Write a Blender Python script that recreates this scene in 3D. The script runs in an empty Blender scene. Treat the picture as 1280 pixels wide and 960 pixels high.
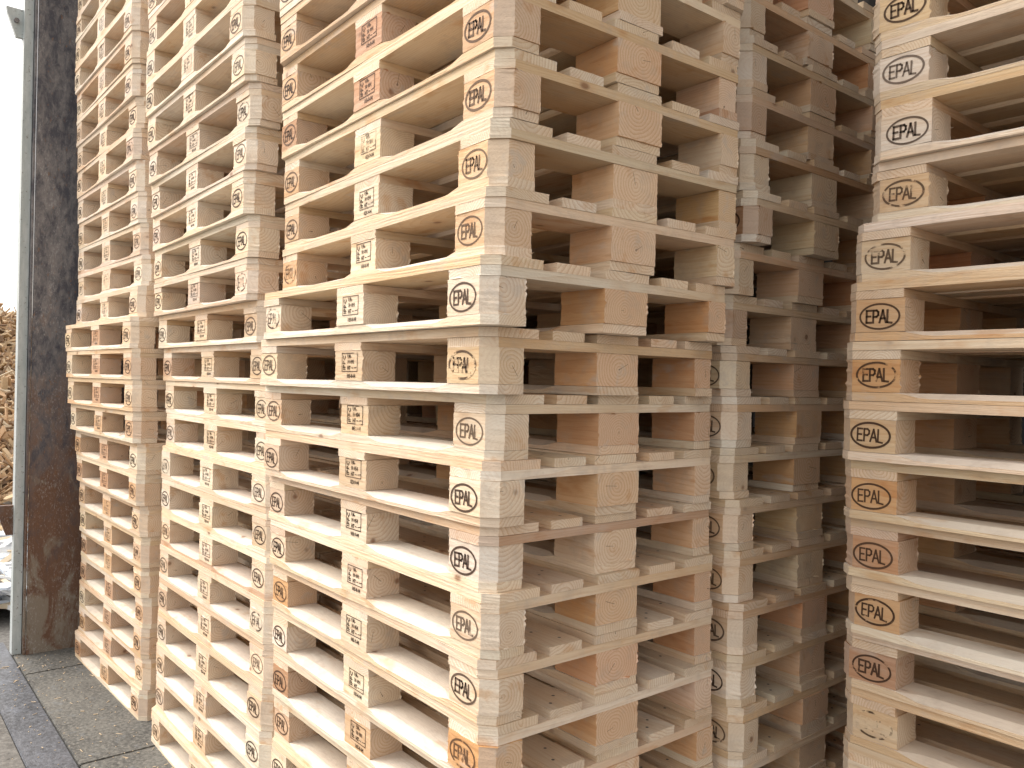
import bpy, bmesh, math, random
from mathutils import Vector, Matrix
random.seed(11)
scene = bpy.context.scene

# ------------------------------------------------------------------ camera
GZ = 1.7335                       # eye-level datum above the floor
cam_d = bpy.data.cameras.new('camera')
cam = bpy.data.objects.new('camera', cam_d); scene.collection.objects.link(cam)
scene.camera = cam
cr = Vector((0.63633467, 0.77109924, 0.02200358)); cu = Vector((-0.01572444, -0.01555208, 0.99975541)); cf = Vector((-0.77125283, 0.63652502, -0.00222878))
cam.matrix_world = Matrix(((cr.x, cu.x, -cf.x, 1.38806971), (cr.y, cu.y, -cf.y, -1.08714257), (cr.z, cu.z, -cf.z, GZ - 0.11710285), (0, 0, 0, 1)))
cam_d.sensor_width = 36; cam_d.lens = 1021.255/1280*36
cam_d.clip_start = 0.05; cam_d.clip_end = 2000

# ------------------------------------------------------------------ sky, sun, exposure
SUN_AZ = math.radians(56)         # from -Y towards -X
SUN_EL = math.radians(44)
sd = Vector((-math.sin(SUN_AZ)*math.cos(SUN_EL), -math.cos(SUN_AZ)*math.cos(SUN_EL), math.sin(SUN_EL)))
world = bpy.data.worlds.new('World'); scene.world = world; world.use_nodes = True
wn = world.node_tree.nodes; wl = world.node_tree.links
bg = wn['Background']; bg.inputs['Strength'].default_value = 0.15
sky = wn.new('ShaderNodeTexSky'); sky.sky_type = 'NISHITA'; sky.sun_disc = False
sky.sun_elevation = SUN_EL; sky.sun_rotation = math.atan2(sd.x, sd.y) % (2*math.pi)
sky.air_density = 0.8; sky.dust_density = 4.0; sky.ozone_density = 0.0
haze = wn.new('ShaderNodeMix'); haze.data_type = 'RGBA'      # bright high overcast veil over the clear sky
haze.inputs[0].default_value = 0.6; haze.inputs[7].default_value = (8.4, 7.95, 7.15, 1)
wl.new(sky.outputs[0], haze.inputs[6]); wl.new(haze.outputs[2], bg.inputs[0])
sun_d = bpy.data.lights.new('sun', 'SUN'); sun_d.energy = 2.35; sun_d.angle = math.radians(48); sun_d.color = (1.0, 0.972, 0.93)
sun = bpy.data.objects.new('sun', sun_d); scene.collection.objects.link(sun)
sun.rotation_euler = sd.to_track_quat('Z', 'Y').to_euler(); sun.location = sd*20
vs = scene.view_settings
vs.view_transform = 'Standard'; vs.look = 'None'; vs.gamma = 1; vs.use_curve_mapping = False
vs.exposure = 0.76

FIT = {
  'B': {-7:(0.098,-0.047,-0.015), -6:(0.077,-0.043,-0.026), -5:(0.071,-0.050,-0.038), -4:(0.069,-0.042,-0.041), -3:(0.065,-0.047,-0.051), -2:(0.067,-0.055,-0.052), -1:(0.079,-0.072,-0.014), 0:(0.034,-0.037,0.007), 1:(0.011,0.003,0.019), 2:(0.014,-0.011,0.004), 3:(-0.000,0.000,-0.006), 4:(0.011,-0.001,-0.008), 5:(0.006,-0.000,-0.018), 6:(0.009,0.001,-0.022), 7:(0.007,0.019,-0.009), 8:(0.010,0.028,-0.007)},
  'C': {-10:(-1.261,-0.058,-0.004), -9:(-1.266,-0.064,-0.004), -8:(-1.257,-0.070,-0.008), -7:(-1.264,-0.060,-0.011), -6:(-1.266,-0.040,-0.002), -5:(-1.284,-0.043,-0.019), -4:(-1.303,-0.040,-0.028), -3:(-1.308,-0.019,-0.021), -2:(-1.322,-0.016,-0.022), -1:(-1.300,0.014,-0.012), 0:(-1.278,0.035,-0.008), 1:(-1.259,0.045,-0.005), 2:(-1.244,0.046,-0.004), 3:(-1.234,0.032,-0.000), 4:(-1.221,0.030,0.000), 5:(-1.213,0.029,-0.000), 6:(-1.207,0.024,0.000), 7:(-1.204,0.023,-0.000), 8:(-1.202,0.020,-0.000), 9:(-1.205,0.017,0.000), 10:(-1.209,0.020,-0.001), 11:(-1.210,0.005,0.002)},
  'D': {-14:(-2.570,-0.077,-0.001), -13:(-2.571,-0.083,0.000), -12:(-2.571,-0.083,0.000), -11:(-2.571,-0.083,0.000), -10:(-2.583,-0.077,-0.006), -9:(-2.595,-0.068,-0.002), -8:(-2.592,-0.052,0.007), -7:(-2.596,-0.060,-0.003), -6:(-2.593,-0.045,0.005), -5:(-2.586,-0.034,0.011), -4:(-2.582,-0.025,0.017), -3:(-2.571,-0.017,0.026), -2:(-2.568,-0.033,0.018), -1:(-2.559,-0.064,0.035), 0:(-2.547,-0.058,0.037), 1:(-2.542,-0.052,0.036), 2:(-2.549,-0.048,0.024), 3:(-2.549,-0.026,0.018), 4:(-2.558,-0.025,0.011), 5:(-2.563,-0.005,0.012), 6:(-2.571,0.006,0.017), 7:(-2.587,0.011,0.010), 8:(-2.590,0.023,0.018), 9:(-2.599,0.022,0.021), 10:(-2.597,0.030,0.028), 11:(-2.604,0.018,0.032)},
  'E': {-7:(0.031,0.836,0.000), -6:(0.043,0.842,-0.000), -5:(0.041,0.840,0.000), -4:(0.053,0.847,-0.000), -3:(0.059,0.853,-0.000), -2:(0.019,0.833,0.000), -1:(0.003,0.828,0.000), 0:(0.013,0.836,0.000), 1:(0.018,0.838,0.000), 2:(0.017,0.834,0.000), 3:(0.033,0.841,-0.000), 4:(0.036,0.839,0.000), 5:(0.050,0.844,-0.000), 6:(0.050,0.842,-0.000), 7:(0.057,0.844,-0.000)},
  'F': {-6:(1.593,0.844,0.004), -5:(1.596,0.843,0.005), -4:(1.600,0.842,0.006), -3:(1.589,0.854,0.001), -2:(1.561,0.843,0.002), -1:(1.552,0.834,0.005), 0:(1.545,0.833,0.005), 1:(1.541,0.835,0.006), 2:(1.537,0.849,0.004), 3:(1.533,0.867,0.004), 4:(1.533,0.879,0.004), 5:(1.522,0.902,0.001), 6:(1.519,0.908,0.001), 7:(1.517,0.907,0.000)},
}
# ------------------------------------------------------------------ helpers
col = scene.collection
def link(o, parent=None):
    col.objects.link(o)
    if parent: o.parent = parent
    return o
def tag(o, label=None, cat=None, group=None, kind=None):
    if label: o['label'] = label
    if cat: o['category'] = cat
    if group: o['group'] = group
    if kind: o['kind'] = kind
    return o
def mesh_from(name, verts, faces, mats, fm=None):
    me = bpy.data.meshes.new(name); me.from_pydata(verts, [], faces)
    for m in mats: me.materials.append(m)
    if fm:
        for p, i in zip(me.polygons, fm): p.material_index = i
    me.update(); return me
def recalc(me):
    bm = bmesh.new(); bm.from_mesh(me); bmesh.ops.recalc_face_normals(bm, faces=bm.faces); bm.to_mesh(me); bm.free()
class NT:
    def __init__(s, name):
        s.m = bpy.data.materials.new(name); s.m.use_nodes = True; s.n = s.m.node_tree.nodes; s.l = s.m.node_tree.links
        s.bsdf = s.n['Principled BSDF']
    def node(s, t, **kw):
        n = s.n.new(t)
        for k, v in kw.items():
            if k.startswith('i_'): n.inputs[k[2:].replace('_', ' ')].default_value = v
            else: setattr(n, k, v)
        return n
    def math(s, op, a, b=None, c=None, clamp=False):
        n = s.n.new('ShaderNodeMath'); n.operation = op; n.use_clamp = clamp
        for i, v in enumerate((a, b, c)):
            if v is None: continue
            if hasattr(v, 'links'): s.l.new(v, n.inputs[i])
            else: n.inputs[i].default_value = v
        return n.outputs[0]
    def vmath(s, op, a, b=None, scale=None):
        n = s.n.new('ShaderNodeVectorMath'); n.operation = op
        for i, v in enumerate((a, b)):
            if v is None: continue
            if hasattr(v, 'links'): s.l.new(v, n.inputs[i])
            else: n.inputs[i].default_value = v
        if scale is not None:
            if hasattr(scale, 'links'): s.l.new(scale, n.inputs['Scale'])
            else: n.inputs['Scale'].default_value = scale
        return n.outputs['Value'] if op in ('LENGTH', 'DOT_PRODUCT') else n.outputs[0]
    def mix(s, fac, a, b, mode='MIX'):
        n = s.n.new('ShaderNodeMix'); n.data_type = 'RGBA'; n.blend_type = mode
        for i, v in ((0, fac), (6, a), (7, b)):
            if hasattr(v, 'links'): s.l.new(v, n.inputs[i])
            else: n.inputs[i].default_value = v if i == 0 else (*v, 1) if len(v) == 3 else v
        return n.outputs[2]
    def ramp(s, fac, stops):
        n = s.n.new('ShaderNodeValToRGB'); e = n.color_ramp.elements
        while len(e) < len(stops): e.new(0.5)
        for el, (p, c) in zip(e, stops):
            el.position = p; el.color = (*c, 1) if not isinstance(c, (int, float)) else (c, c, c, 1)
        s.l.new(fac, n.inputs[0]); return n.outputs[0]
    def noise(s, vec, scale, detail=3, rough=0.55, dist=0.0):
        n = s.n.new('ShaderNodeTexNoise'); n.inputs['Scale'].default_value = scale; n.inputs['Detail'].default_value = detail
        n.inputs['Roughness'].default_value = rough; n.inputs['Distortion'].default_value = dist
        if vec is not None: s.l.new(vec, n.inputs['Vector'])
        return n.outputs['Fac']
    def bump(s, h, strength, dist):
        n = s.n.new('ShaderNodeBump'); n.inputs['Strength'].default_value = strength; n.inputs['Distance'].default_value = dist
        s.l.new(h, n.inputs['Height']); s.l.new(n.outputs[0], s.bsdf.inputs['Normal'])

# ------------------------------------------------------------------ wood: a solid timber texture, growth rings about a pith
# running along local X; object colour = tint of the piece, object alpha = how far its pith lies from its centre
def wood_material(name, burn=False, planed_sky=False):
    t = NT(name)
    co = t.n.new('ShaderNodeTexCoord').outputs['Object']
    oi = t.n.new('ShaderNodeObjectInfo'); rnd = oi.outputs['Random']; tint = oi.outputs['Color']; alpha = oi.outputs['Alpha']
    sep = t.n.new('ShaderNodeSeparateXYZ'); t.l.new(co, sep.inputs[0])
    r2 = t.math('FRACT', t.math('MULTIPLY', rnd, 17.31)); r3 = t.math('FRACT', t.math('MULTIPLY', rnd, 91.7))
    off = t.n.new('ShaderNodeCombineXYZ')
    for i, r in enumerate((rnd, r2, r3)): t.l.new(t.math('MULTIPLY', r, 7.0 + i), off.inputs[i])
    # stretched coordinates for fibre noise
    st = t.vmath('MULTIPLY', co, (1.6, 26, 26)); st = t.vmath('ADD', st, off.outputs[0])
    slow = t.vmath('ADD', t.vmath('MULTIPLY', co, (2.2, 9, 9)), off.outputs[0])
    n_slow = t.noise(slow, 1.0, 0)
    n_fib = t.noise(t.vmath('ADD', t.vmath('MULTIPLY', co, (14, 300, 300)), off.outputs[0]), 1.0, 0)
    cy = t.math('MULTIPLY', t.math('SUBTRACT', r2, 0.5), t.math('MULTIPLY', alpha, 2.0))
    cz = t.math('MULTIPLY', t.math('ADD', t.math('SUBTRACT', r3, 0.5), t.math('MULTIPLY', t.math('SUBTRACT', n_slow, 0.5), 0.5)), t.math('MULTIPLY', alpha, 2.2))
    dy = t.math('SUBTRACT', sep.outputs[1], cy); dz = t.math('SUBTRACT', sep.outputs[2], cz)
    rr = t.math('SQRT', t.math('ADD', t.math('MULTIPLY', dy, dy), t.math('MULTIPLY', dz, dz)))
    rr = t.math('ADD', rr, t.math('MULTIPLY', t.math('SUBTRACT', t.noise(st, 0.9, 1), 0.5), 0.012))
    ring = t.math('FRACT', t.math('DIVIDE', rr, t.math('ADD', 0.0055, t.math('MULTIPLY', r3, 0.0050))))
    late = t.math('POWER', ring, 2.2)
    geo = t.n.new('ShaderNodeNewGeometry')
    vt = t.n.new('ShaderNodeVectorTransform'); vt.vector_type = 'NORMAL'; vt.convert_from = 'WORLD'; vt.convert_to = 'OBJECT'
    t.l.new(geo.outputs['True Normal'], vt.inputs[0])
    sn = t.n.new('ShaderNodeSeparateXYZ'); t.l.new(vt.outputs[0], sn.inputs[0])
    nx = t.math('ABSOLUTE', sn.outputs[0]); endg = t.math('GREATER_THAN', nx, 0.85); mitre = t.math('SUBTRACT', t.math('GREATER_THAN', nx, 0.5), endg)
    amt = t.math('ADD', 0.30, t.math('MULTIPLY', endg, 0.34))
    f = t.math('MULTIPLY', late, amt)
    f = t.math('ADD', f, t.math('MULTIPLY', t.math('SUBTRACT', n_fib, 0.5), 0.42))
    c = t.mix(t.math('ADD', f, 0.0, clamp=True), tint, t.mix(1.0, tint, (0.72, 0.50, 0.32), 'MULTIPLY'))
    # broad heartwood / sapwood variation
    heart = t.ramp(t.noise(t.vmath('ADD', t.vmath('MULTIPLY', co, (1.1, 7, 7)), off.outputs[0]), 1.3, 1), ((0.40, 0.0), (0.60, 1.0)))
    c = t.mix(t.math('MULTIPLY', heart, 0.55), c, t.mix(1.0, c, (0.93, 0.77, 0.58), 'MULTIPLY'))
    # end grain: greyer, rougher
    c = t.mix(t.math('MULTIPLY', endg, 0.42), c, t.mix(1.0, (0.79, 0.67, 0.545), t.mix(f, (1, 1, 1), (0.66, 0.51, 0.37)), 'MULTIPLY'))
    # freshly planed mitres
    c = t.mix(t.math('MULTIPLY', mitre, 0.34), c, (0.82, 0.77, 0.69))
    if planed_sky:      # planed, furry wide faces and fork bevel, sky reflection painted in as pale tint
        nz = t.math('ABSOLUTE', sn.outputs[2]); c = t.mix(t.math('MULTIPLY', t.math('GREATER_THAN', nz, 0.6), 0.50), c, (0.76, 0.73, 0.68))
    # knots
    vo = t.n.new('ShaderNodeTexVoronoi'); vo.inputs['Scale'].default_value = 1.0
    t.l.new(t.vmath('ADD', t.vmath('MULTIPLY', co, (6.5, 11, 11)), t.vmath('SCALE', off.outputs[0], None, 1.7)), vo.inputs['Vector'])
    gate = t.n.new('ShaderNodeSeparateXYZ'); t.l.new(vo.outputs['Color'], gate.inputs[0])
    kn = t.math('MULTIPLY', t.ramp(vo.outputs['Distance'], ((0.06, 1.0), (0.13, 0.0))), t.math('GREATER_THAN', gate.outputs[0], 0.70))
    knr = t.math('MULTIPLY', t.ramp(vo.outputs['Distance'], ((0.11, 0.0), (0.13, 1.0), (0.30, 0.0))), t.math('GREATER_THAN', gate.outputs[0], 0.70))
    c = t.mix(t.math('MULTIPLY', knr, 0.25), c, t.mix(1.0, c, (0.78, 0.55, 0.36), 'MULTIPLY'))
    c = t.mix(t.math('MULTIPLY', kn, 0.8), c, (0.23, 0.105, 0.05))
    # radial drying checks on the end grain
    ang = t.math('ABSOLUTE', t.math('SUBTRACT', t.math('ARCTAN2', dy, dz), t.math('MULTIPLY', t.math('SUBTRACT', r2, 0.5), 6.0)))
    chk = t.math('MULTIPLY', t.math('LESS_THAN', t.math('MULTIPLY', ang, rr), 0.0007), t.math('LESS_THAN', rr, t.math('MULTIPLY', r3, 0.05)))
    c = t.mix(t.math('MULTIPLY', t.math('MULTIPLY', chk, endg), 0.75), c, (0.16, 0.09, 0.05))
    # resin and damp patches, some blue-grey sap stain
    pt = t.noise(t.vmath('ADD', t.vmath('MULTIPLY', co, (4, 9, 9)), t.vmath('SCALE', off.outputs[0], None, 2.3)), 1.6, 3, 0.6)
    c = t.mix(t.ramp(pt, ((0.60, 0.0), (0.70, 0.55))), c, t.mix(1.0, c, (0.80, 0.58, 0.38), 'MULTIPLY'))
    c = t.mix(t.ramp(pt, ((0.30, 0.45), (0.38, 0.0))), c, (0.54, 0.47, 0.41))
    # handling marks and dust
    dirt = t.ramp(t.noise(t.vmath('ADD', co, off.outputs[0]), 14, 3, 0.7), ((0.52, 0.0), (0.72, 1.0)))
    c = t.mix(t.math('MULTIPLY', dirt, 0.38), c, (0.45, 0.36, 0.29))
    if burn:
        w = t.noise(t.vmath('ADD', co, off.outputs[0]), 30, 3, 0.6)
        w2 = t.noise(t.vmath('ADD', t.vmath('MULTIPLY', co, (20, 160, 260)), off.outputs[0]), 1.0, 2)
        thr = t.math('ADD', 0.24, t.math('MULTIPLY', t.math('POWER', r2, 3.0), 0.27))
        m = t.math('MULTIPLY', t.math('SUBTRACT', t.math('ADD', t.math('MULTIPLY', w, 0.8), t.math('MULTIPLY', w2, 0.2)), thr), 14.0, clamp=True)
        c = t.mix(t.math('MULTIPLY', m, t.math('ADD', 0.80, t.math('MULTIPLY', r3, 0.18))), c, (0.052, 0.024, 0.012))
    t.l.new(c, t.bsdf.inputs['Base Color'])
    t.bsdf.inputs['Roughness'].default_value = 0.78
    t.bsdf.inputs['Specular IOR Level'].default_value = 0.35
    saw = t.noise(t.vmath('MULTIPLY', co, (90, 260, 260)), 1.0, 1)
    t.bump(saw, 0.6, 0.0014)
    return t.m
WOOD = wood_material('sawn_pine'); BURN = wood_material('burnt_brand', True); PLANED_SKY = wood_material('planed_sky_pine', planed_sky=True)
_n = NT('nail_steel'); _n.bsdf.inputs['Base Color'].default_value = (.10, .085, .075, 1); _n.bsdf.inputs['Roughness'].default_value = .55; NAIL = _n.m

# ------------------------------------------------------------------ lofted timbers (grain along X)
CH = 0.030
def loft(name, stations, rag=0.0, jit=0.0006, sliver=0, seed=0, extra=None, mats=None, NS=6):
    """stations: (x, y0, y1, z0, z1, chamfer_low_y(h,v), chamfer_high_y(h,v)) -> closed timber"""
    R = random.Random(seed)
    vs_, fs, fm = [], [], []
    rows = []
    for si, (x, y0, y1, z0, z1, (hl, vl), (hr, vr)) in enumerate(stations):
        end = si in (0, len(stations)-1); sg = -1 if si == 0 else 1
        ring = []
        def seg(a, b, n):
            for i in range(n): ring.append((a[0]+(b[0]-a[0])*i/n, a[1]+(b[1]-a[1])*i/n))
        p = [(y0, z0), (y1, z0), (y1, z1-vr), (y1-hr, z1), (y0+hl, z1), (y0, z1-vl)]
        seg(p[0], p[1], NS); seg(p[1], p[2], NS); seg(p[2], p[3], 1); seg(p[3], p[4], NS); seg(p[4], p[5], 1); seg(p[5], p[0], NS)
        row = []
        for (y, z) in ring:
            dx = 0
            if end and rag: dx = sg*max(0, R.gauss(0, rag)) if R.random() < .6 else -sg*abs(R.gauss(0, rag*.3))
            row.append(len(vs_)); vs_.append((x+dx, y+R.uniform(-jit, jit), z+(R.uniform(-jit, jit) if not end else 0)*.4))
        rows.append(row)
    M = len(rows[0])
    for a, b in zip(rows, rows[1:]):
        for i in range(M):
            j = (i+1) % M; fs.append((a[i], b[i], b[j], a[j])); fm.append(0)
    # sawn end faces: flat, with only the arris torn
    for row, s in ((rows[0], 1), (rows[-1], -1)):
        st = stations[0] if s == 1 else stations[-1]; yc, zc = (st[1]+st[2])/2, (st[3]+st[4])/2; hy, hz = (st[2]-st[1])/2, (st[4]-st[3])/2
        inn = []
        for i in row:
            v = vs_[i]; inn.append(len(vs_)); vs_.append((st[0], yc+(v[1]-yc)*(1-.0035/hy), zc+(v[2]-zc)*(1-.003/hz)))
        for i in range(M):
            j = (i+1) % M; q = (row[i], row[j], inn[j], inn[i]); fs.append(q if s == 1 else q[::-1]); fm.append(0)
        fs.append(tuple(inn) if s == 1 else tuple(inn[::-1])); fm.append(0)
    for k in range(sliver):     # torn fibres left on the sawn edges
        st, sg = (stations[0], -1) if R.random() < .5 else (stations[-1], 1)
        y = R.choice((st[1], st[2])); z = R.uniform(st[3]+.004, st[4]-.004); L = R.uniform(.003, .009)
        n = len(vs_); x0 = st[0]-sg*.002; dz = R.uniform(-.006, .006); dy = R.uniform(-.003, .003)
        vs_ += [(x0, y-.0006, z-.0012), (x0, y+.0006, z), (x0, y-.0004, z+.0012), (x0+sg*L, y+dy, z+dz)]
        fs += [(n, n+1, n+3), (n+1, n+2, n+3), (n+2, n, n+3)]; fm += [0]*3
    if extra:
        n = len(vs_); vs_ += extra[0]; fs += [tuple(i+n for i in f) for f in extra[1]]; fm += [1]*len(extra[1])
    me = mesh_from(name, vs_, fs, mats or [WOOD], fm)
    recalc(me)
    return me

# ------------------------------------------------------------------ brands burnt into the blocks, as (verts, faces) lying on the front face
def stroke(a, b, w, ext=0.0):
    d = Vector((b[0]-a[0], b[1]-a[1])); L = d.length; d /= L; n = Vector((-d.y, d.x))*w/2
    a = Vector(a)-d*ext; b = Vector(b)+d*ext
    return [tuple(a-n), tuple(b-n), tuple(b+n), tuple(a+n)]
def polys_to(polys, yface):
    V, F = [], []
    for p in polys:
        n = len(V); V += [(x, yface, z) for x, z in p]; F.append(tuple(range(n, n+len(p))))
    return V, F
def epal(cx, cz, R, sc=1.0):
    P = []; w = 0.0046*sc*R.uniform(.85, 1.2); rx, rz = .0475*sc, .0300*sc; N = 40
    for i in range(N):
        a, b = 2*math.pi*i/N, 2*math.pi*(i+1)/N
        P.append([(cx+(rx+s*w/2)*math.cos(t), cz+(rz+s*w/2)*math.sin(t)) for s, t in ((-1, a), (1, a), (1, b), (-1, b))])
    h = .029*sc; lw = .0047*sc*R.uniform(.85, 1.15); z0 = cz-h/2; x = cx-.0315*sc; e = lw/2
    def S(pts):
        for a, b in pts: P.append(stroke((x+a[0]*sc, z0+a[1]*h), (x+b[0]*sc, z0+b[1]*h), lw, e*.9))
    S([((0, 0), (0, 1)), ((0, 1), (.0115, 1)), ((0, .52), (.0095, .52)), ((0, 0), (.0115, 0))]); x += .0165*sc
    S([((0, 0), (0, 1)), ((0, 1), (.008, 1)), ((.008, 1), (.012, .87)), ((.012, .87), (.012, .62)), ((.012, .62), (.008, .48)), ((.008, .48), (0, .48))]); x += .0155*sc
    S([((0, 0), (.0075, 1)), ((.0075, 1), (.015, 0)), ((.003, .33), (.012, .33))]); x += .0185*sc
    S([((0, 1), (0, 0)), ((0, 0), (.0105, -.05))])
    return P
_tc = {}
def text_polys(s, x, z, h, wsc=0.8, rot=False):
    if s not in _tc:
        cu_ = bpy.data.curves.new('lettering', 'FONT'); cu_.body = s; cu_.resolution_u = 1; cu_.size = 1.0
        ob = bpy.data.objects.new('lettering', cu_); me = bpy.data.meshes.new_from_object(ob)
        _tc[s] = [[(me.vertices[i].co.x, me.vertices[i].co.y) for i in p.vertices] for p in me.polygons]
        bpy.data.objects.remove(ob); bpy.data.curves.remove(cu_); bpy.data.meshes.remove(me)
    k = h/0.70; out = []
    for p in _tc[s]:
        if rot: out.append([(x-b*k, z+a*k*wsc) for a, b in p])
        else: out.append([(x+a*k*wsc, z+b*k) for a, b in p])
    return out
def code(cx, cz, R, nums):
    P = []; x0, x1, z0, z1 = cx-.040, cx+.042, cz-.0145, cz+.034; w = .0026
    for a, b in (((x0, z0), (x1, z0)), ((x0, z1), (x1, z1)), ((x0, z0), (x0, z1)), ((x1, z0), (x1, z1))): P.append(stroke(a, b, w, w/2))
    T = text_polys('IPPC', x0+.0185, z0+.003, .0140, 1.0, rot=True)
    T += text_polys('UA-', x0+.028, z1-.0140, .0110, .85) + text_polys(nums[0], x0+.028, z1-.0290, .0110, .85) + text_polys('HT', x0+.028, z0+.0035, .0110, .85)
    T += text_polys(nums[1], cx-.014, cz-.0325, .0110, .80)
    P += T + [[(x+.0011, z+.0002) for x, z in p] for p in T] + [[(x+.0002, z+.0010) for x, z in p] for p in T]
    P.append(stroke((x0+.050, z0+.009), (x0+.060, z0+.009), .0024)); P.append(stroke((x0+.065, z0+.009), (x1, z0+.011), .0024))
    return P

# ------------------------------------------------------------------ pallet parts (several cut variants of each)
TD, TB, HB = .0215, .0215, .0795      # deck/cross board, bottom board, block height  -> .144 in all
N0 = (0.0, 0.0)
def block_mesh(kind, seed):
    R = random.Random(seed*7+3)
    wy = .100 if kind[0] != 'c' else .145
    a, b = -.0725, .0725; y0, y1 = -wy/2, wy/2; z0, z1 = -HB/2, HB/2
    st = []
    c = CH*R.uniform(.9, 1.1)
    # kind: (row f/c/b)(col l/m/r): corners of the pallet are mitred
    yl = [y0, y0]; yh = [y1, y1]
    xs = [a, a+c, a+c+.03, b-c-.03, b-c, b]
    for i, x in enumerate(xs):
        p0, p1 = y0, y1
        if kind[0] == 'f' and ((kind[1] == 'l' and i == 0) or (kind[1] == 'r' and i == 5)): p0 = y0+c
        if kind[0] == 'b' and ((kind[1] == 'l' and i == 0) or (kind[1] == 'r' and i == 5)): p1 = y1-c
        st.append((x, p0, p1, z0, z1, N0, N0))
    ex = None; mats = [WOOD]
    if kind[0] == 'f':
        yf = y0-.0009
        if kind[1] == 'm':
            P = code(R.uniform(-.006, .006), R.uniform(-.003, .004), R, R.choice((('10 054', '003-9-04'), ('10 091', '103-8-04'), ('10 054', '023-9-04'))))
        else:
            P = epal((-.013 if kind[1] == 'r' else .013)+R.uniform(-.004, .004), R.uniform(-.004, .004), R)
            th = R.uniform(-.03, .03); P = [[(x*math.cos(th)-z*math.sin(th), x*math.sin(th)+z*math.cos(th)) for x, z in p] for p in P]
        ex = polys_to(P, yf); mats = [WOOD, BURN]
    return loft('block_'+kind, st, rag=(.0008, .0026)[seed % 2], jit=.0006, sliver=6, NS=12, seed=seed, extra=ex, mats=mats)
def sm(t): t = max(0, min(1, t)); return t*t*(3-2*t)
def long_mesh(name, w, t, seed, cut=None, ease=None):
    """board 1.2 m long; cut='f'/'b' mitres the ends on that edge; ease = set of edges with the fork-entry bevel between the blocks"""
    R = random.Random(seed*5+1); c = CH*R.uniform(.92, 1.05)
    xs = [-.6, -.6+c]
    gaps = [(-.455, -.0725), (.0725, .455)]
    for g0, g1 in gaps:
        if ease: xs += [g0-.02, g0+.0, g0+.02, g0+.045, g0+.07] + [g0+.07+(g1-g0-.14)*i/5 for i in range(1, 5)] + [g1-.07, g1-.045, g1-.02, g1, g1+.02]
        else: xs += [g0+(g1-g0)*i/4 for i in range(5)]
    xs += [.6-c, .6]; xs = sorted(set(round(x, 5) for x in xs))
    st = []; wa = R.uniform(-.0009, .0009); ph = R.uniform(0, 6)
    we = [R.uniform(-.0012, .0012) for _ in range(4)]
    for i, x in enumerate(xs):
        e = 0
        if ease:
            for g0, g1 in gaps:
                if g0-.02 < x < g1+.02: e = min(sm((x-g0+.012)/.075), sm((g1+.012-x)/.075))
        wob = .0008*math.sin(x*5+ph)
        y0 = -w/2+wob+we[0]*x; y1 = w/2+wob+we[1]*x
        if cut == 'f' and i in (0, len(xs)-1): y0 += c
        if cut == 'b' and i in (0, len(xs)-1): y1 -= c
        hl = (.030*e, .0125*e) if ease and 'l' in ease else N0
        hr = (.030*e, .0125*e) if ease and 'h' in ease else N0
        st.append((x, y0, y1, -t/2, t/2, hl, hr))
    ex = None
    if not ease:        # nail heads over each cross board
        NV_, NF = [], []
        for xc in (-.5275, 0, .5275):
            for q in range(3 if w > .12 else 2):
                px, py = xc+R.uniform(-.045, .045), (q-(1 if w > .12 else .5))*w*.33+R.uniform(-.006, .006); n0 = len(NV_)
                NV_ += [(px+.0042*math.cos(k*math.pi/4), py+.0042*math.sin(k*math.pi/4), t/2+.0008) for k in range(8)]; NF.append(tuple(range(n0, n0+8)))
        ex = (NV_, NF)
    return loft(name, st, rag=.0007, jit=.0005, sliver=2, seed=seed, extra=ex, mats=[PLANED_SKY] if ease else [WOOD, NAIL])
def cross_mesh(where, seed):
    """cross board, 0.8 m long, grain along its own X; local +Y is the pallet's -X after the quarter turn"""
    R = random.Random(seed*9+2); c = CH*R.uniform(.92, 1.05); w = .145
    xs = sorted(set([-.4, -.4+c, -.3, -.15, 0, .15, .3, .4-c, .4])); st = []
    wane = (R.uniform(.004, .014), R.uniform(.003, .009)) if R.random() < .35 else N0
    wob0 = R.uniform(0, 6)
    for i, x in enumerate(xs):
        y0, y1 = -w/2+.0008*math.sin(x*7+wob0), w/2+.0008*math.sin(x*6+wob0)
        if i in (0, len(xs)-1):
            if where == 'l': y1 -= c
            if where == 'r': y0 += c
        st.append((x, y0, y1, -TD/2, TD/2, N0, N0))
    return loft('cross_board_'+where, st, rag=.001, jit=.0005, sliver=2, seed=seed)
NV = 5
LIB = {}
for kd in ('fl', 'fm', 'fr', 'cl', 'cm', 'cr', 'bl', 'bm', 'br'): LIB[kd] = [block_mesh(kd, i*13+ord(kd[0])+ord(kd[1])*3) for i in range(NV+(3 if kd[0] == 'f' else 0))]
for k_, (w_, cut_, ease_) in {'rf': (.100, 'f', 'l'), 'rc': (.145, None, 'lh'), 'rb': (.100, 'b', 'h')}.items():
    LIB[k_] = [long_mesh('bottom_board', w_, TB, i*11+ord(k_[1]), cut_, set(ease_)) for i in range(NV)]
LIB['df'] = [long_mesh('deck_board', .145, TD, i*3+201, 'f') for i in range(NV)]
LIB['db'] = [long_mesh('deck_board', .145, TD, i*3+301, 'b') for i in range(NV)]
LIB['dc'] = [long_mesh('deck_board', .145, TD, i*3+401) for i in range(NV)]
LIB['dn'] = [long_mesh('deck_board', .100, TD, i*3+501) for i in range(NV)]
for k_ in 'lmr': LIB['x'+k_] = [cross_mesh(k_, i*7+ord(k_)) for i in range(NV)]

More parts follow.
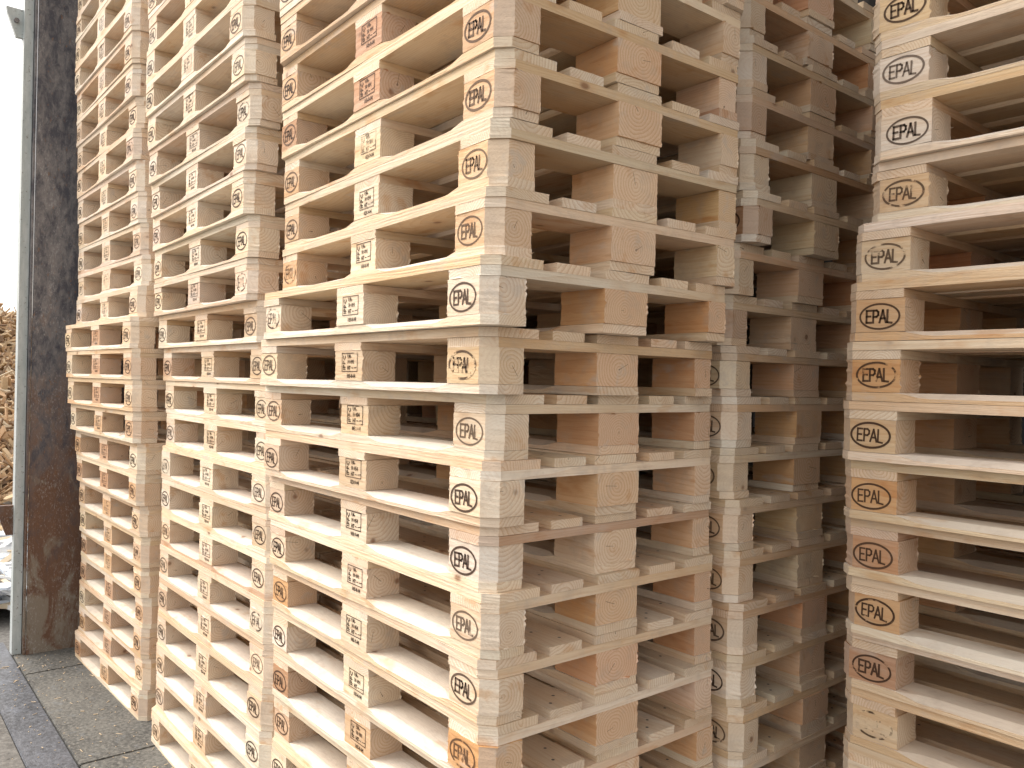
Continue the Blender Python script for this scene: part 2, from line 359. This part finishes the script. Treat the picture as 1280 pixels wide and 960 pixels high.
# wood tints (linear): pale spruce to resin-brown pine
PALE = [(.75, .635, .46), (.76, .66, .50), (.72, .59, .415), (.77, .68, .54), (.71, .57, .385), (.75, .635, .475), (.67, .53, .355), (.69, .545, .36)]
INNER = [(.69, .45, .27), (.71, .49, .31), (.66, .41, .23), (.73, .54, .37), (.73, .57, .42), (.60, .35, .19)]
WARM = [(.70, .52, .34), (.72, .55, .38), (.68, .49, .31)]
DARK = [(.56, .37, .23), (.52, .34, .22), (.60, .42, .28)]
FRESH = 0.0
def tint(R, pw=.18, pd=.04):
    u = R.random()/(1-.5*FRESH); c = R.choice(DARK if u < pd else WARM if u < pd+pw else PALE); k = R.uniform(.86, 1.05)
    c = (c[0]*1.005, c[1]*.99, c[2]*1.03); c = tuple(v+(q-v)*FRESH for v, q in zip(c, (.80, .70, .585)))
    return tuple(min(.85, v*k*R.uniform(.98, 1.02)) for v in c)
ORANGE = (.60, .36, .18); BROWN = (.45, .27, .16); RED = (.47, .29, .19); TAN = (.60, .41, .25)
SPECIAL = {('B', -2): {'fr': TAN}, ('B', -4): {'fr': (.64, .45, .29)}, ('B', -5): {'fr': (.58, .38, .23), 'fm': (.55, .34, .22)}, ('B', -3): {'fr': (.70, .52, .34)},
    ('B', -6): {'fm': (.52, .31, .20), 'fl': TAN, 'fr': TAN}, ('B', -4.1): {}, ('B', 6): {'fr': ORANGE, 'fm': PALE[1]}, ('B', 5): {'fl': ORANGE}, ('B', 6.1): {},
    ('B', 7): {'fl': BROWN, 'fm': TAN}, ('B', 8): {'fm': TAN}, ('F', 0): {'fl': ORANGE}, ('F', -1): {'fl': TAN}, ('F', 1): {'fl': (.62, .45, .28)},
    ('F', 2): {'fl': ORANGE}, ('F', 3): {'fl': (.52, .32, .20)}, ('F', 5): {'fl': RED}, ('F', 4): {'fl': TAN}, ('E', -1): {'fr': BROWN}, ('E', -3): {'fr': BROWN}, ('E', -5): {'fr': BROWN}}
SPECIAL[('B', -4)]['fl'] = TAN; SPECIAL[('B', -4)]['fm'] = PALE[0]; SPECIAL[('B', -3)]['fl'] = TAN; SPECIAL[('B', -5)]['fl'] = BROWN; SPECIAL[('B', -2)]['fl'] = TAN
for k_ in range(-1, 12): SPECIAL[('D', k_)] = {'fm': random.choice(((.52, .33, .21), (.56, .37, .25), TAN)), 'fl': random.choice(((.52, .34, .22), TAN, PALE[0])), 'fr': random.choice((TAN, (.60, .42, .28), PALE[1], WARM[1]))}

def put(name, me, parent, loc, color, alpha, rz=0.0, sz=1.0):
    o = bpy.data.objects.new(name, me); o.location = loc; o.rotation_euler = (0, 0, rz); o.scale = (1, 1, sz)
    o.color = (*color, alpha); link(o, parent); return o
def pallet(stack, k, x, y, a, label, group):
    R = random.Random(ord(stack)*1000+k*17)
    global FRESH
    FRESH = .5 if stack in 'CD' and k < -1 else .25 if stack in 'CB' and k > 0 else 0.0
    root = bpy.data.objects.new('wooden_pallet', None); root.empty_display_size = .1; link(root)
    # fit gives the front right corner; the empty stands under the centre
    cx = x + math.cos(a)*-.6 - math.sin(a)*.4; cy = y + math.sin(a)*-.6 + math.cos(a)*.4
    root.location = (cx, cy, GZ - .1445*k - .144); root.rotation_euler = (0, 0, a)
    tag(root, label, 'pallet', group)
    sp = SPECIAL.get((stack, k), {})
    j = lambda s=.0015: R.uniform(-s, s)
    for kd, yy in (('rf', -.35), ('rc', 0), ('rb', .35)):
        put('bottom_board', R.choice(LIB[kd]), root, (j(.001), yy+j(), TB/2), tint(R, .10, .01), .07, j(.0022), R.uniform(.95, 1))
    for cxn, xx in (('l', -.5275), ('m', 0), ('r', .5275)):
        for rn, yy in (('f', -.35), ('c', 0), ('b', .35)):
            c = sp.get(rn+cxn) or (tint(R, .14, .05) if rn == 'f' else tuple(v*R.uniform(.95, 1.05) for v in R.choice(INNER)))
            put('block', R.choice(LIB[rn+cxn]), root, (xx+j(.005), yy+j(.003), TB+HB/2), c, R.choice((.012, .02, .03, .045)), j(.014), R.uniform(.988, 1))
        put('cross_board', R.choice(LIB['x'+cxn]), root, (xx+j(), j(), TB+HB+TD/2), tint(R, .18, .03), .07, math.pi/2+j(.004), R.uniform(.95, 1))
    for kd, yy in (('df', -.3275), ('dn', -.165), ('dc', 0), ('dn', .165), ('db', .3275)):
        put('deck_board', R.choice(LIB[kd]), root, (j(.001), yy+(j(.0015) if kd in ('df', 'db') else j(.006)), TB+HB+TD*1.5), tint(R, .08, .01), .08, j(.002), R.uniform(.95, 1))
    return root

ORD = ['first', 'second', 'third', 'fourth', 'fifth', 'sixth', 'seventh', 'eighth', 'ninth', 'tenth', 'eleventh', 'twelfth', 'thirteenth', 'fourteenth', 'fifteenth', 'sixteenth', 'seventeenth']
def fitpose(s, k):
    d = FIT[s]
    if k in d: return d[k]
    kk = min(d, key=lambda q: abs(q-k)); x, y, a = d[kk]
    R = random.Random(k*31+ord(s)); return (x+R.uniform(-.008, .008), y+R.uniform(-.008, .008), a)
STK = {
 'B': (-8, 11, -1, 'in the tall central stack'),
 'C': (-12, 11, -1, 'in the stack left of the central one'),
 'D': (-15, 11, -1, 'in the far left stack beside the rusty post'),
 'E': (-8, 11, -1, 'in the shaded stack behind the central one'),
 'F': (-7, 11, 0, 'in the stack at the right edge'),
}
ORD += ['eighteenth', 'nineteenth', 'twentieth', 'twenty-first']
TOP = {'E': -7, 'F': -6, 'C': -11}
GRP = {'B': 'pallets of the central stack', 'C': 'pallets of the second stack from the left', 'D': 'pallets of the far left stack', 'E': 'pallets of the shaded rear stack', 'F': 'pallets of the right hand stack'}
for s, (k0, k1, kl, where) in STK.items():
    for k in range(k0, k1+1):
        x, y, a = fitpose(s, k)
        if s in 'CD' and k >= kl: lab = '%s wooden pallet up from the floor %s' % (ORD[11-k], where)
        elif s in 'EFC':
            n = k-TOP[s]; lab = ('%s pallet from the top of the picture %s' % (ORD[n], where)) if n >= 0 else 'pallet just above the picture '+where
        elif k >= kl: lab = '%s wooden pallet below the sideways step %s' % (ORD[k-kl], where)
        else: lab = '%s wooden pallet above the sideways step %s' % (ORD[kl-1-k], where)
        pallet(s, k, x, y, a, lab, GRP[s])
# rear row behind the second stack, seen only through the openings
for k in range(-11, 12):
    R = random.Random(k+500)
    pallet('G', k, -1.21+(-.05 if k < -1 else 0)+R.uniform(-.01, .01), .875+R.uniform(-.01, .01), R.uniform(-.01, .01),
           'wooden pallet in the rear row, glimpsed through the stack left of the central one', 'pallets glimpsed in the rear row')

# ------------------------------------------------------------------ setting
def box(V, F, x0, x1, y0, y1, z0, z1):
    n = len(V); V += [(x, y, z) for z in (z0, z1) for x, y in ((x0, y0), (x1, y0), (x1, y1), (x0, y1))]
    F += [tuple(n+i for i in f) for f in ((0, 3, 2, 1), (4, 5, 6, 7), (0, 1, 5, 4), (1, 2, 6, 5), (2, 3, 7, 6), (3, 0, 4, 7))]
def boxes(name, lst, mat, parent=None, bev=0.0):
    V, F = [], []
    for b in lst: box(V, F, *b)
    me = mesh_from(name, V, F, [mat])
    if bev:
        bm = bmesh.new(); bm.from_mesh(me); bmesh.ops.bevel(bm, geom=bm.edges[:], offset=bev, segments=2, affect='EDGES'); bm.to_mesh(me); bm.free()
    return link(bpy.data.objects.new(name, me), parent)

def concrete(name, base, dark, sc=1.0, blue=None):
    t = NT(name); co = t.n.new('ShaderNodeTexCoord').outputs['Object']
    a = t.noise(co, 2.2*sc, 6, 0.65); b = t.noise(co, 60*sc, 4, 0.7); g = t.noise(co, 11*sc, 5, 0.7)
    c = t.mix(t.ramp(a, ((.35, 0.0), (.65, 1.0))), dark, base)
    c = t.mix(t.ramp(b, ((.45, 0.0), (.70, .8))), c, tuple(v*1.6 for v in base))
    c = t.mix(t.ramp(b, ((.28, .8), (.42, 0.0))), c, tuple(v*.4 for v in dark))
    c = t.mix(t.ramp(g, ((.56, 0.0), (.72, .7))), c, blue or tuple(v*.55 for v in dark))
    t.l.new(c, t.bsdf.inputs['Base Color']); t.bsdf.inputs['Roughness'].default_value = .9
    t.bump(t.math('ADD', t.math('MULTIPLY', b, .6), t.math('MULTIPLY', g, 1.2)), .7, .006)
    return t.m
CONC = concrete('worn_concrete', (.145, .14, .125), (.06, .058, .054), 1.0, (.16, .175, .19))
YARD = concrete('yard_concrete', (.15, .143, .132), (.085, .08, .073), .6)
# wide yard sheet with the floor slabs laid on it
V = [(-400, -400, -.05), (400, -400, -.05), (400, 400, -.05), (-400, 400, -.05)]
g_ = link(bpy.data.objects.new('ground', mesh_from('ground', V, [(0, 1, 2, 3)], [YARD]))); tag(g_, kind='structure')
slabs = []
xs = [-4.06, -3.60, -2.32, -1.05, .22, 1.49, 2.76]
for i in range(len(xs)-1):
    slabs.append((xs[i]+.004, xs[i+1]-.004, -.292, 2.4, -.12, 0.0))
fl = boxes('floor', slabs, CONC, bev=.004); tag(fl, kind='structure')
kb = boxes('kerb_strip', [(-4.3, 6, -.465, -.297, -.12, -.006)], None or concrete('dark_steel_channel', (.095, .10, .115), (.04, .043, .05), .8, (.15, .165, .20)), bev=.004); tag(kb, kind='structure')
kb.data.materials[0].node_tree.nodes['Principled BSDF'].inputs['Roughness'].default_value = .45
rd = boxes('road', [(-4.3, 12, -14, -.467, -.12, -.009)], YARD, bev=.003); tag(rd, kind='structure')

# steel door post at the far end of the row
def rust():
    t = NT('painted_rusty_steel'); tc = t.n.new('ShaderNodeTexCoord').outputs['Object']
    sp_ = t.n.new('ShaderNodeSeparateXYZ'); t.l.new(tc, sp_.inputs[0])
    co = t.vmath('MULTIPLY', tc, (1, 2.2, 1))
    a = t.noise(co, 2.4, 6, .65, .6); b = t.noise(co, 11, 6, .75, .4); d = t.noise(co, 70, 4, .7)
    low = t.math('MULTIPLY', t.math('SUBTRACT', 2.1, sp_.outputs[2]), .22)
    c = t.mix(t.ramp(t.math('ADD', t.math('MULTIPLY', b, .6), t.math('MULTIPLY', a, .45)), ((.44, 0.0), (.60, 1.0))), (.055, .055, .070), (.20, .185, .185))
    m = t.ramp(t.math('ADD', t.math('ADD', t.math('MULTIPLY', a, .8), t.math('MULTIPLY', b, .35)), low), ((.66, 0.0), (.86, 1.0)))
    c = t.mix(m, c, t.mix(b, (.075, .035, .020), (.17, .085, .048)))
    m2 = t.ramp(t.math('ADD', t.math('ADD', t.math('MULTIPLY', t.noise(co, 3.6, 5, .6, .8), 1.0), t.math('MULTIPLY', d, .15)), t.math('MULTIPLY', low, .8)), ((.86, 0.0), (.96, .8)))
    c = t.mix(m2, c, (.22, .19, .15))
    c = t.mix(t.ramp(t.math('MULTIPLY', d, t.math('ADD', .6, a)), ((.62, 0.0), (.80, .7))), c, (.36, .35, .35))
    c = t.mix(t.ramp(t.noise(co, 26, 4, .75), ((.62, 0.0), (.68, .75))), c, (.20, .10, .05))
    t.l.new(c, t.bsdf.inputs['Base Color']); t.bsdf.inputs['Roughness'].default_value = .6
    t.bump(t.math('ADD', b, t.math('MULTIPLY', d, .5)), .6, .005); return t.m
def grey_paint():
    t = NT('chalky_grey_paint'); tc = t.n.new('ShaderNodeTexCoord').outputs['Object']
    co = t.vmath('MULTIPLY', tc, (3, 3, .7)); a = t.noise(co, 9, 5, .7); b = t.noise(tc, 60, 3, .7)
    c = t.mix(t.ramp(a, ((.4, 0.0), (.7, 1.0))), (.38, .42, .42), (.52, .55, .55))
    c = t.mix(t.ramp(b, ((.62, 0.0), (.70, .8))), c, (.12, .08, .06))
    t.l.new(c, t.bsdf.inputs['Base Color']); t.bsdf.inputs['Roughness'].default_value = .6; t.bump(b, .4, .002); return t.m
RUST, GREY = rust(), grey_paint()
post = bpy.data.objects.new('door_post', None); post.location = (-3.99, -.05, 0); link(post)
tag(post, 'tall rust stained dark steel door post with pale grey edge, left of the pallet stacks', 'door post')
def pbox(name, b, mat, parent, bev=.002):
    o = boxes(name, [(b[0]+3.99, b[1]+3.99, b[2]+.05, b[3]+.05, b[4], b[5])], mat, parent, bev); return o
pbox('web', (-3.962, -3.940, -.236, .62, 0, 4.35), RUST, post)
pbox('flange', (-4.075, -3.948, -.250, -.2385, 0, 4.35), RUST, post)
pbox('jamb', (-4.060, -3.985, -.300, -.2525, 0, 4.35), GREY, post)
def bracket(z, h, colm, flip):
    V, F = [], []
    y1 = -.300; w = .085
    prof = [(y1+.02, z), (y1+.02, z+h), (y1-w, z+h), (y1-w+.005, z+h-.03), (y1-.035, z)] 
    n = len(prof)
    for x in (-4.05+3.99, -4.020+3.99): V += [(x, p[0]+.05, p[1]) for p in prof]
    F = [tuple(range(n))[::-1], tuple(range(n, 2*n))] + [(i, (i+1) % n, n+(i+1) % n, n+i) for i in range(n)]
    me = mesh_from('bracket', V, F, [colm]); recalc(me)
    o = link(bpy.data.objects.new('bracket', me), post)
    V, F = [], []; zc = z+h*.55; yc = y1-.035
    for r_, x in ((.014, -.03), (.014, -.012)): V += [(x, yc+.05+r_*math.cos(q*math.pi/3), zc+r_*math.sin(q*math.pi/3)) for q in range(6)]
    F = [tuple(range(6))[::-1], tuple(range(6, 12))] + [(i, (i+1) % 6, 6+(i+1) % 6, 6+i) for i in range(6)]
    m2 = mesh_from('bolt', V, F, [RUST]); recalc(m2); link(bpy.data.objects.new('bolt', m2), o)
bracket(3.52, .16, GREY, 0); bracket(.68, .17, RUST, 1)

# added shed: rear wall and unseen roof keep light out from behind the stacks
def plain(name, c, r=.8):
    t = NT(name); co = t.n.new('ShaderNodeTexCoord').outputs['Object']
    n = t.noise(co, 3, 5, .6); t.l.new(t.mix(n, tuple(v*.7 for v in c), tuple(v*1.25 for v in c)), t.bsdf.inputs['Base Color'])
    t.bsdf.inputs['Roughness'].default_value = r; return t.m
shed = bpy.data.objects.new('added_shed', None); shed.location = (0, 2.5, 0); link(shed)
tag(shed, 'added dark shed wall and unseen roof blocking light behind the pallet stacks', 'shed')
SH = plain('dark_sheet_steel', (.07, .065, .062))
V, F = [], []
xw = -4.0; n = 0; wave = []
while xw <= 5.0:
    wave += [(xw, 2.40), (xw+.06, 2.40), (xw+.08, 2.435), (xw+.14, 2.435)]; xw += .16
for (x, y) in wave: V += [(x, y-2.5, 0), (x, y-2.5, 4.6)]
for i in range(len(wave)-1): F.append((2*i, 2*i+2, 2*i+3, 2*i+1))
n = len(V)
for (x, y) in wave: V += [(x, y+.002-2.5, 0), (x, y+.002-2.5, 4.6)]
for i in range(len(wave)-1): F.append((n+2*i+1, n+2*i+3, n+2*i+2, n+2*i))
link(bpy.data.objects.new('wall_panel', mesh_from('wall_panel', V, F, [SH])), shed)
boxes('added_roof_panel', [(-4.1, 5.1, -2.75, 0.1, 4.62, 4.68)], SH, shed)

# splinters, chips and sawdust swept to the foot of the stacks
R = random.Random(9); V, F = [], []
for i in range(520):
    x = R.uniform(-4.0, -.5)
    y, z0 = (R.uniform(-.30, .12), .001) if R.random() < .55 else (R.uniform(-.42, -.31), -.005) if R.random() < .4 else (R.uniform(-1.6, -.44), -.009)
    L = R.choice((.003, .004, .006, .009, .014, .026)) * R.uniform(.6, 1.3); w = R.uniform(.0015, .005); th = R.uniform(.0008, .002)
    q = Matrix.Translation((x, y, z0+th*.5)) @ Matrix.Rotation(R.uniform(0, 6.3), 4, 'Z')
    bv, bf = [], []; box(bv, bf, -L/2, L/2, -w/2, w/2, -th/2, th/2)
    n = len(V); V += [tuple(q @ Vector(p)) for p in bv]; F += [tuple(n+i_ for i_ in f) for f in bf]
ch = link(bpy.data.objects.new('wood_chips', mesh_from('wood_chips', V, F, [plain('chip_wood', (.55, .43, .29))]))); tag(ch, 'pale wood chips and splinters scattered on the concrete at the foot of the stacks', 'wood chips', kind='stuff')

# ------------------------------------------------------------------ outdoors beyond the post: broken pallet wood
R = random.Random(5)
cols = [(.62, .52, .38), (.42, .27, .15), (.74, .75, .76), (.24, .16, .10), (.52, .38, .23), (.60, .66, .74)]
mats = [plain('scrap_wood_%s' % n_, c) for n_, c in zip(('fresh', 'brown', 'bleached', 'dark', 'tan', 'weathered'), cols)]
V, F, FM = [], [], []
def heap(x, y):
    d = -x; ramp = .05+2.65*sm((d-7.5)/6.5)
    return ramp*(.8+.2*math.sin(y*1.3+x*.7))*sm((8-abs(y-.8))/3)
for i in range(8000):
    x = -R.uniform(4.9, 19); y = R.uniform(-5, 6.5); far = sm((-x-6.3)/3.5)
    if R.random() < .35: y = .1*(-x-5)+R.uniform(-1, 1)
    z = heap(x, y)+R.uniform(0, .12); L = R.uniform(.2, .9)*(1-.45*sm((-x-9)/5)); w = R.choice((.015, .025, .04, .09)); th = R.uniform(.015, .03)
    near = 1-far
    q = Matrix.Translation((x, y, z)) @ Matrix.Rotation(R.uniform(0, 6.3), 4, 'Z') @ Matrix.Rotation(R.gauss(0, .12+.5*far), 4, 'Y') @ Matrix.Rotation(R.gauss(0, .25+.5*far), 4, 'X')
    bv, bf = [], []; box(bv, bf, -L/2, L/2, -w/2, w/2, -th/2, th/2)
    n = len(V); V += [tuple(q @ Vector(p)) for p in bv]; F += [tuple(n+i_ for i_ in f) for f in bf]
    mi = R.choice((0, 1, 3, 4, 4, 1) if R.random() < far*1.3 else (0, 2, 2, 5, 5, 2)); FM += [mi]*6
# the packed core of the heap
NX, NY = 30, 24; base = len(V)
for i in range(NX+1):
    for j_ in range(NY+1):
        x = -5.2-14.5*i/NX; y = -7+15.5*j_/NY; V.append((x, y, heap(x, y)-.05 if 0 < i < NX and 0 < j_ < NY else -.06))
for i in range(NX):
    for j_ in range(NY):
        a = base+i*(NY+1)+j_; F.append((a, a+1, a+NY+2, a+NY+1)); FM.append(3)
me = mesh_from('scrap_wood_heap', V, F, mats, FM)
hp = link(bpy.data.objects.new('scrap_wood_heap', me)); tag(hp, 'sunlit heap of broken boards and offcuts outdoors beyond the steel post', 'scrap wood', kind='stuff')
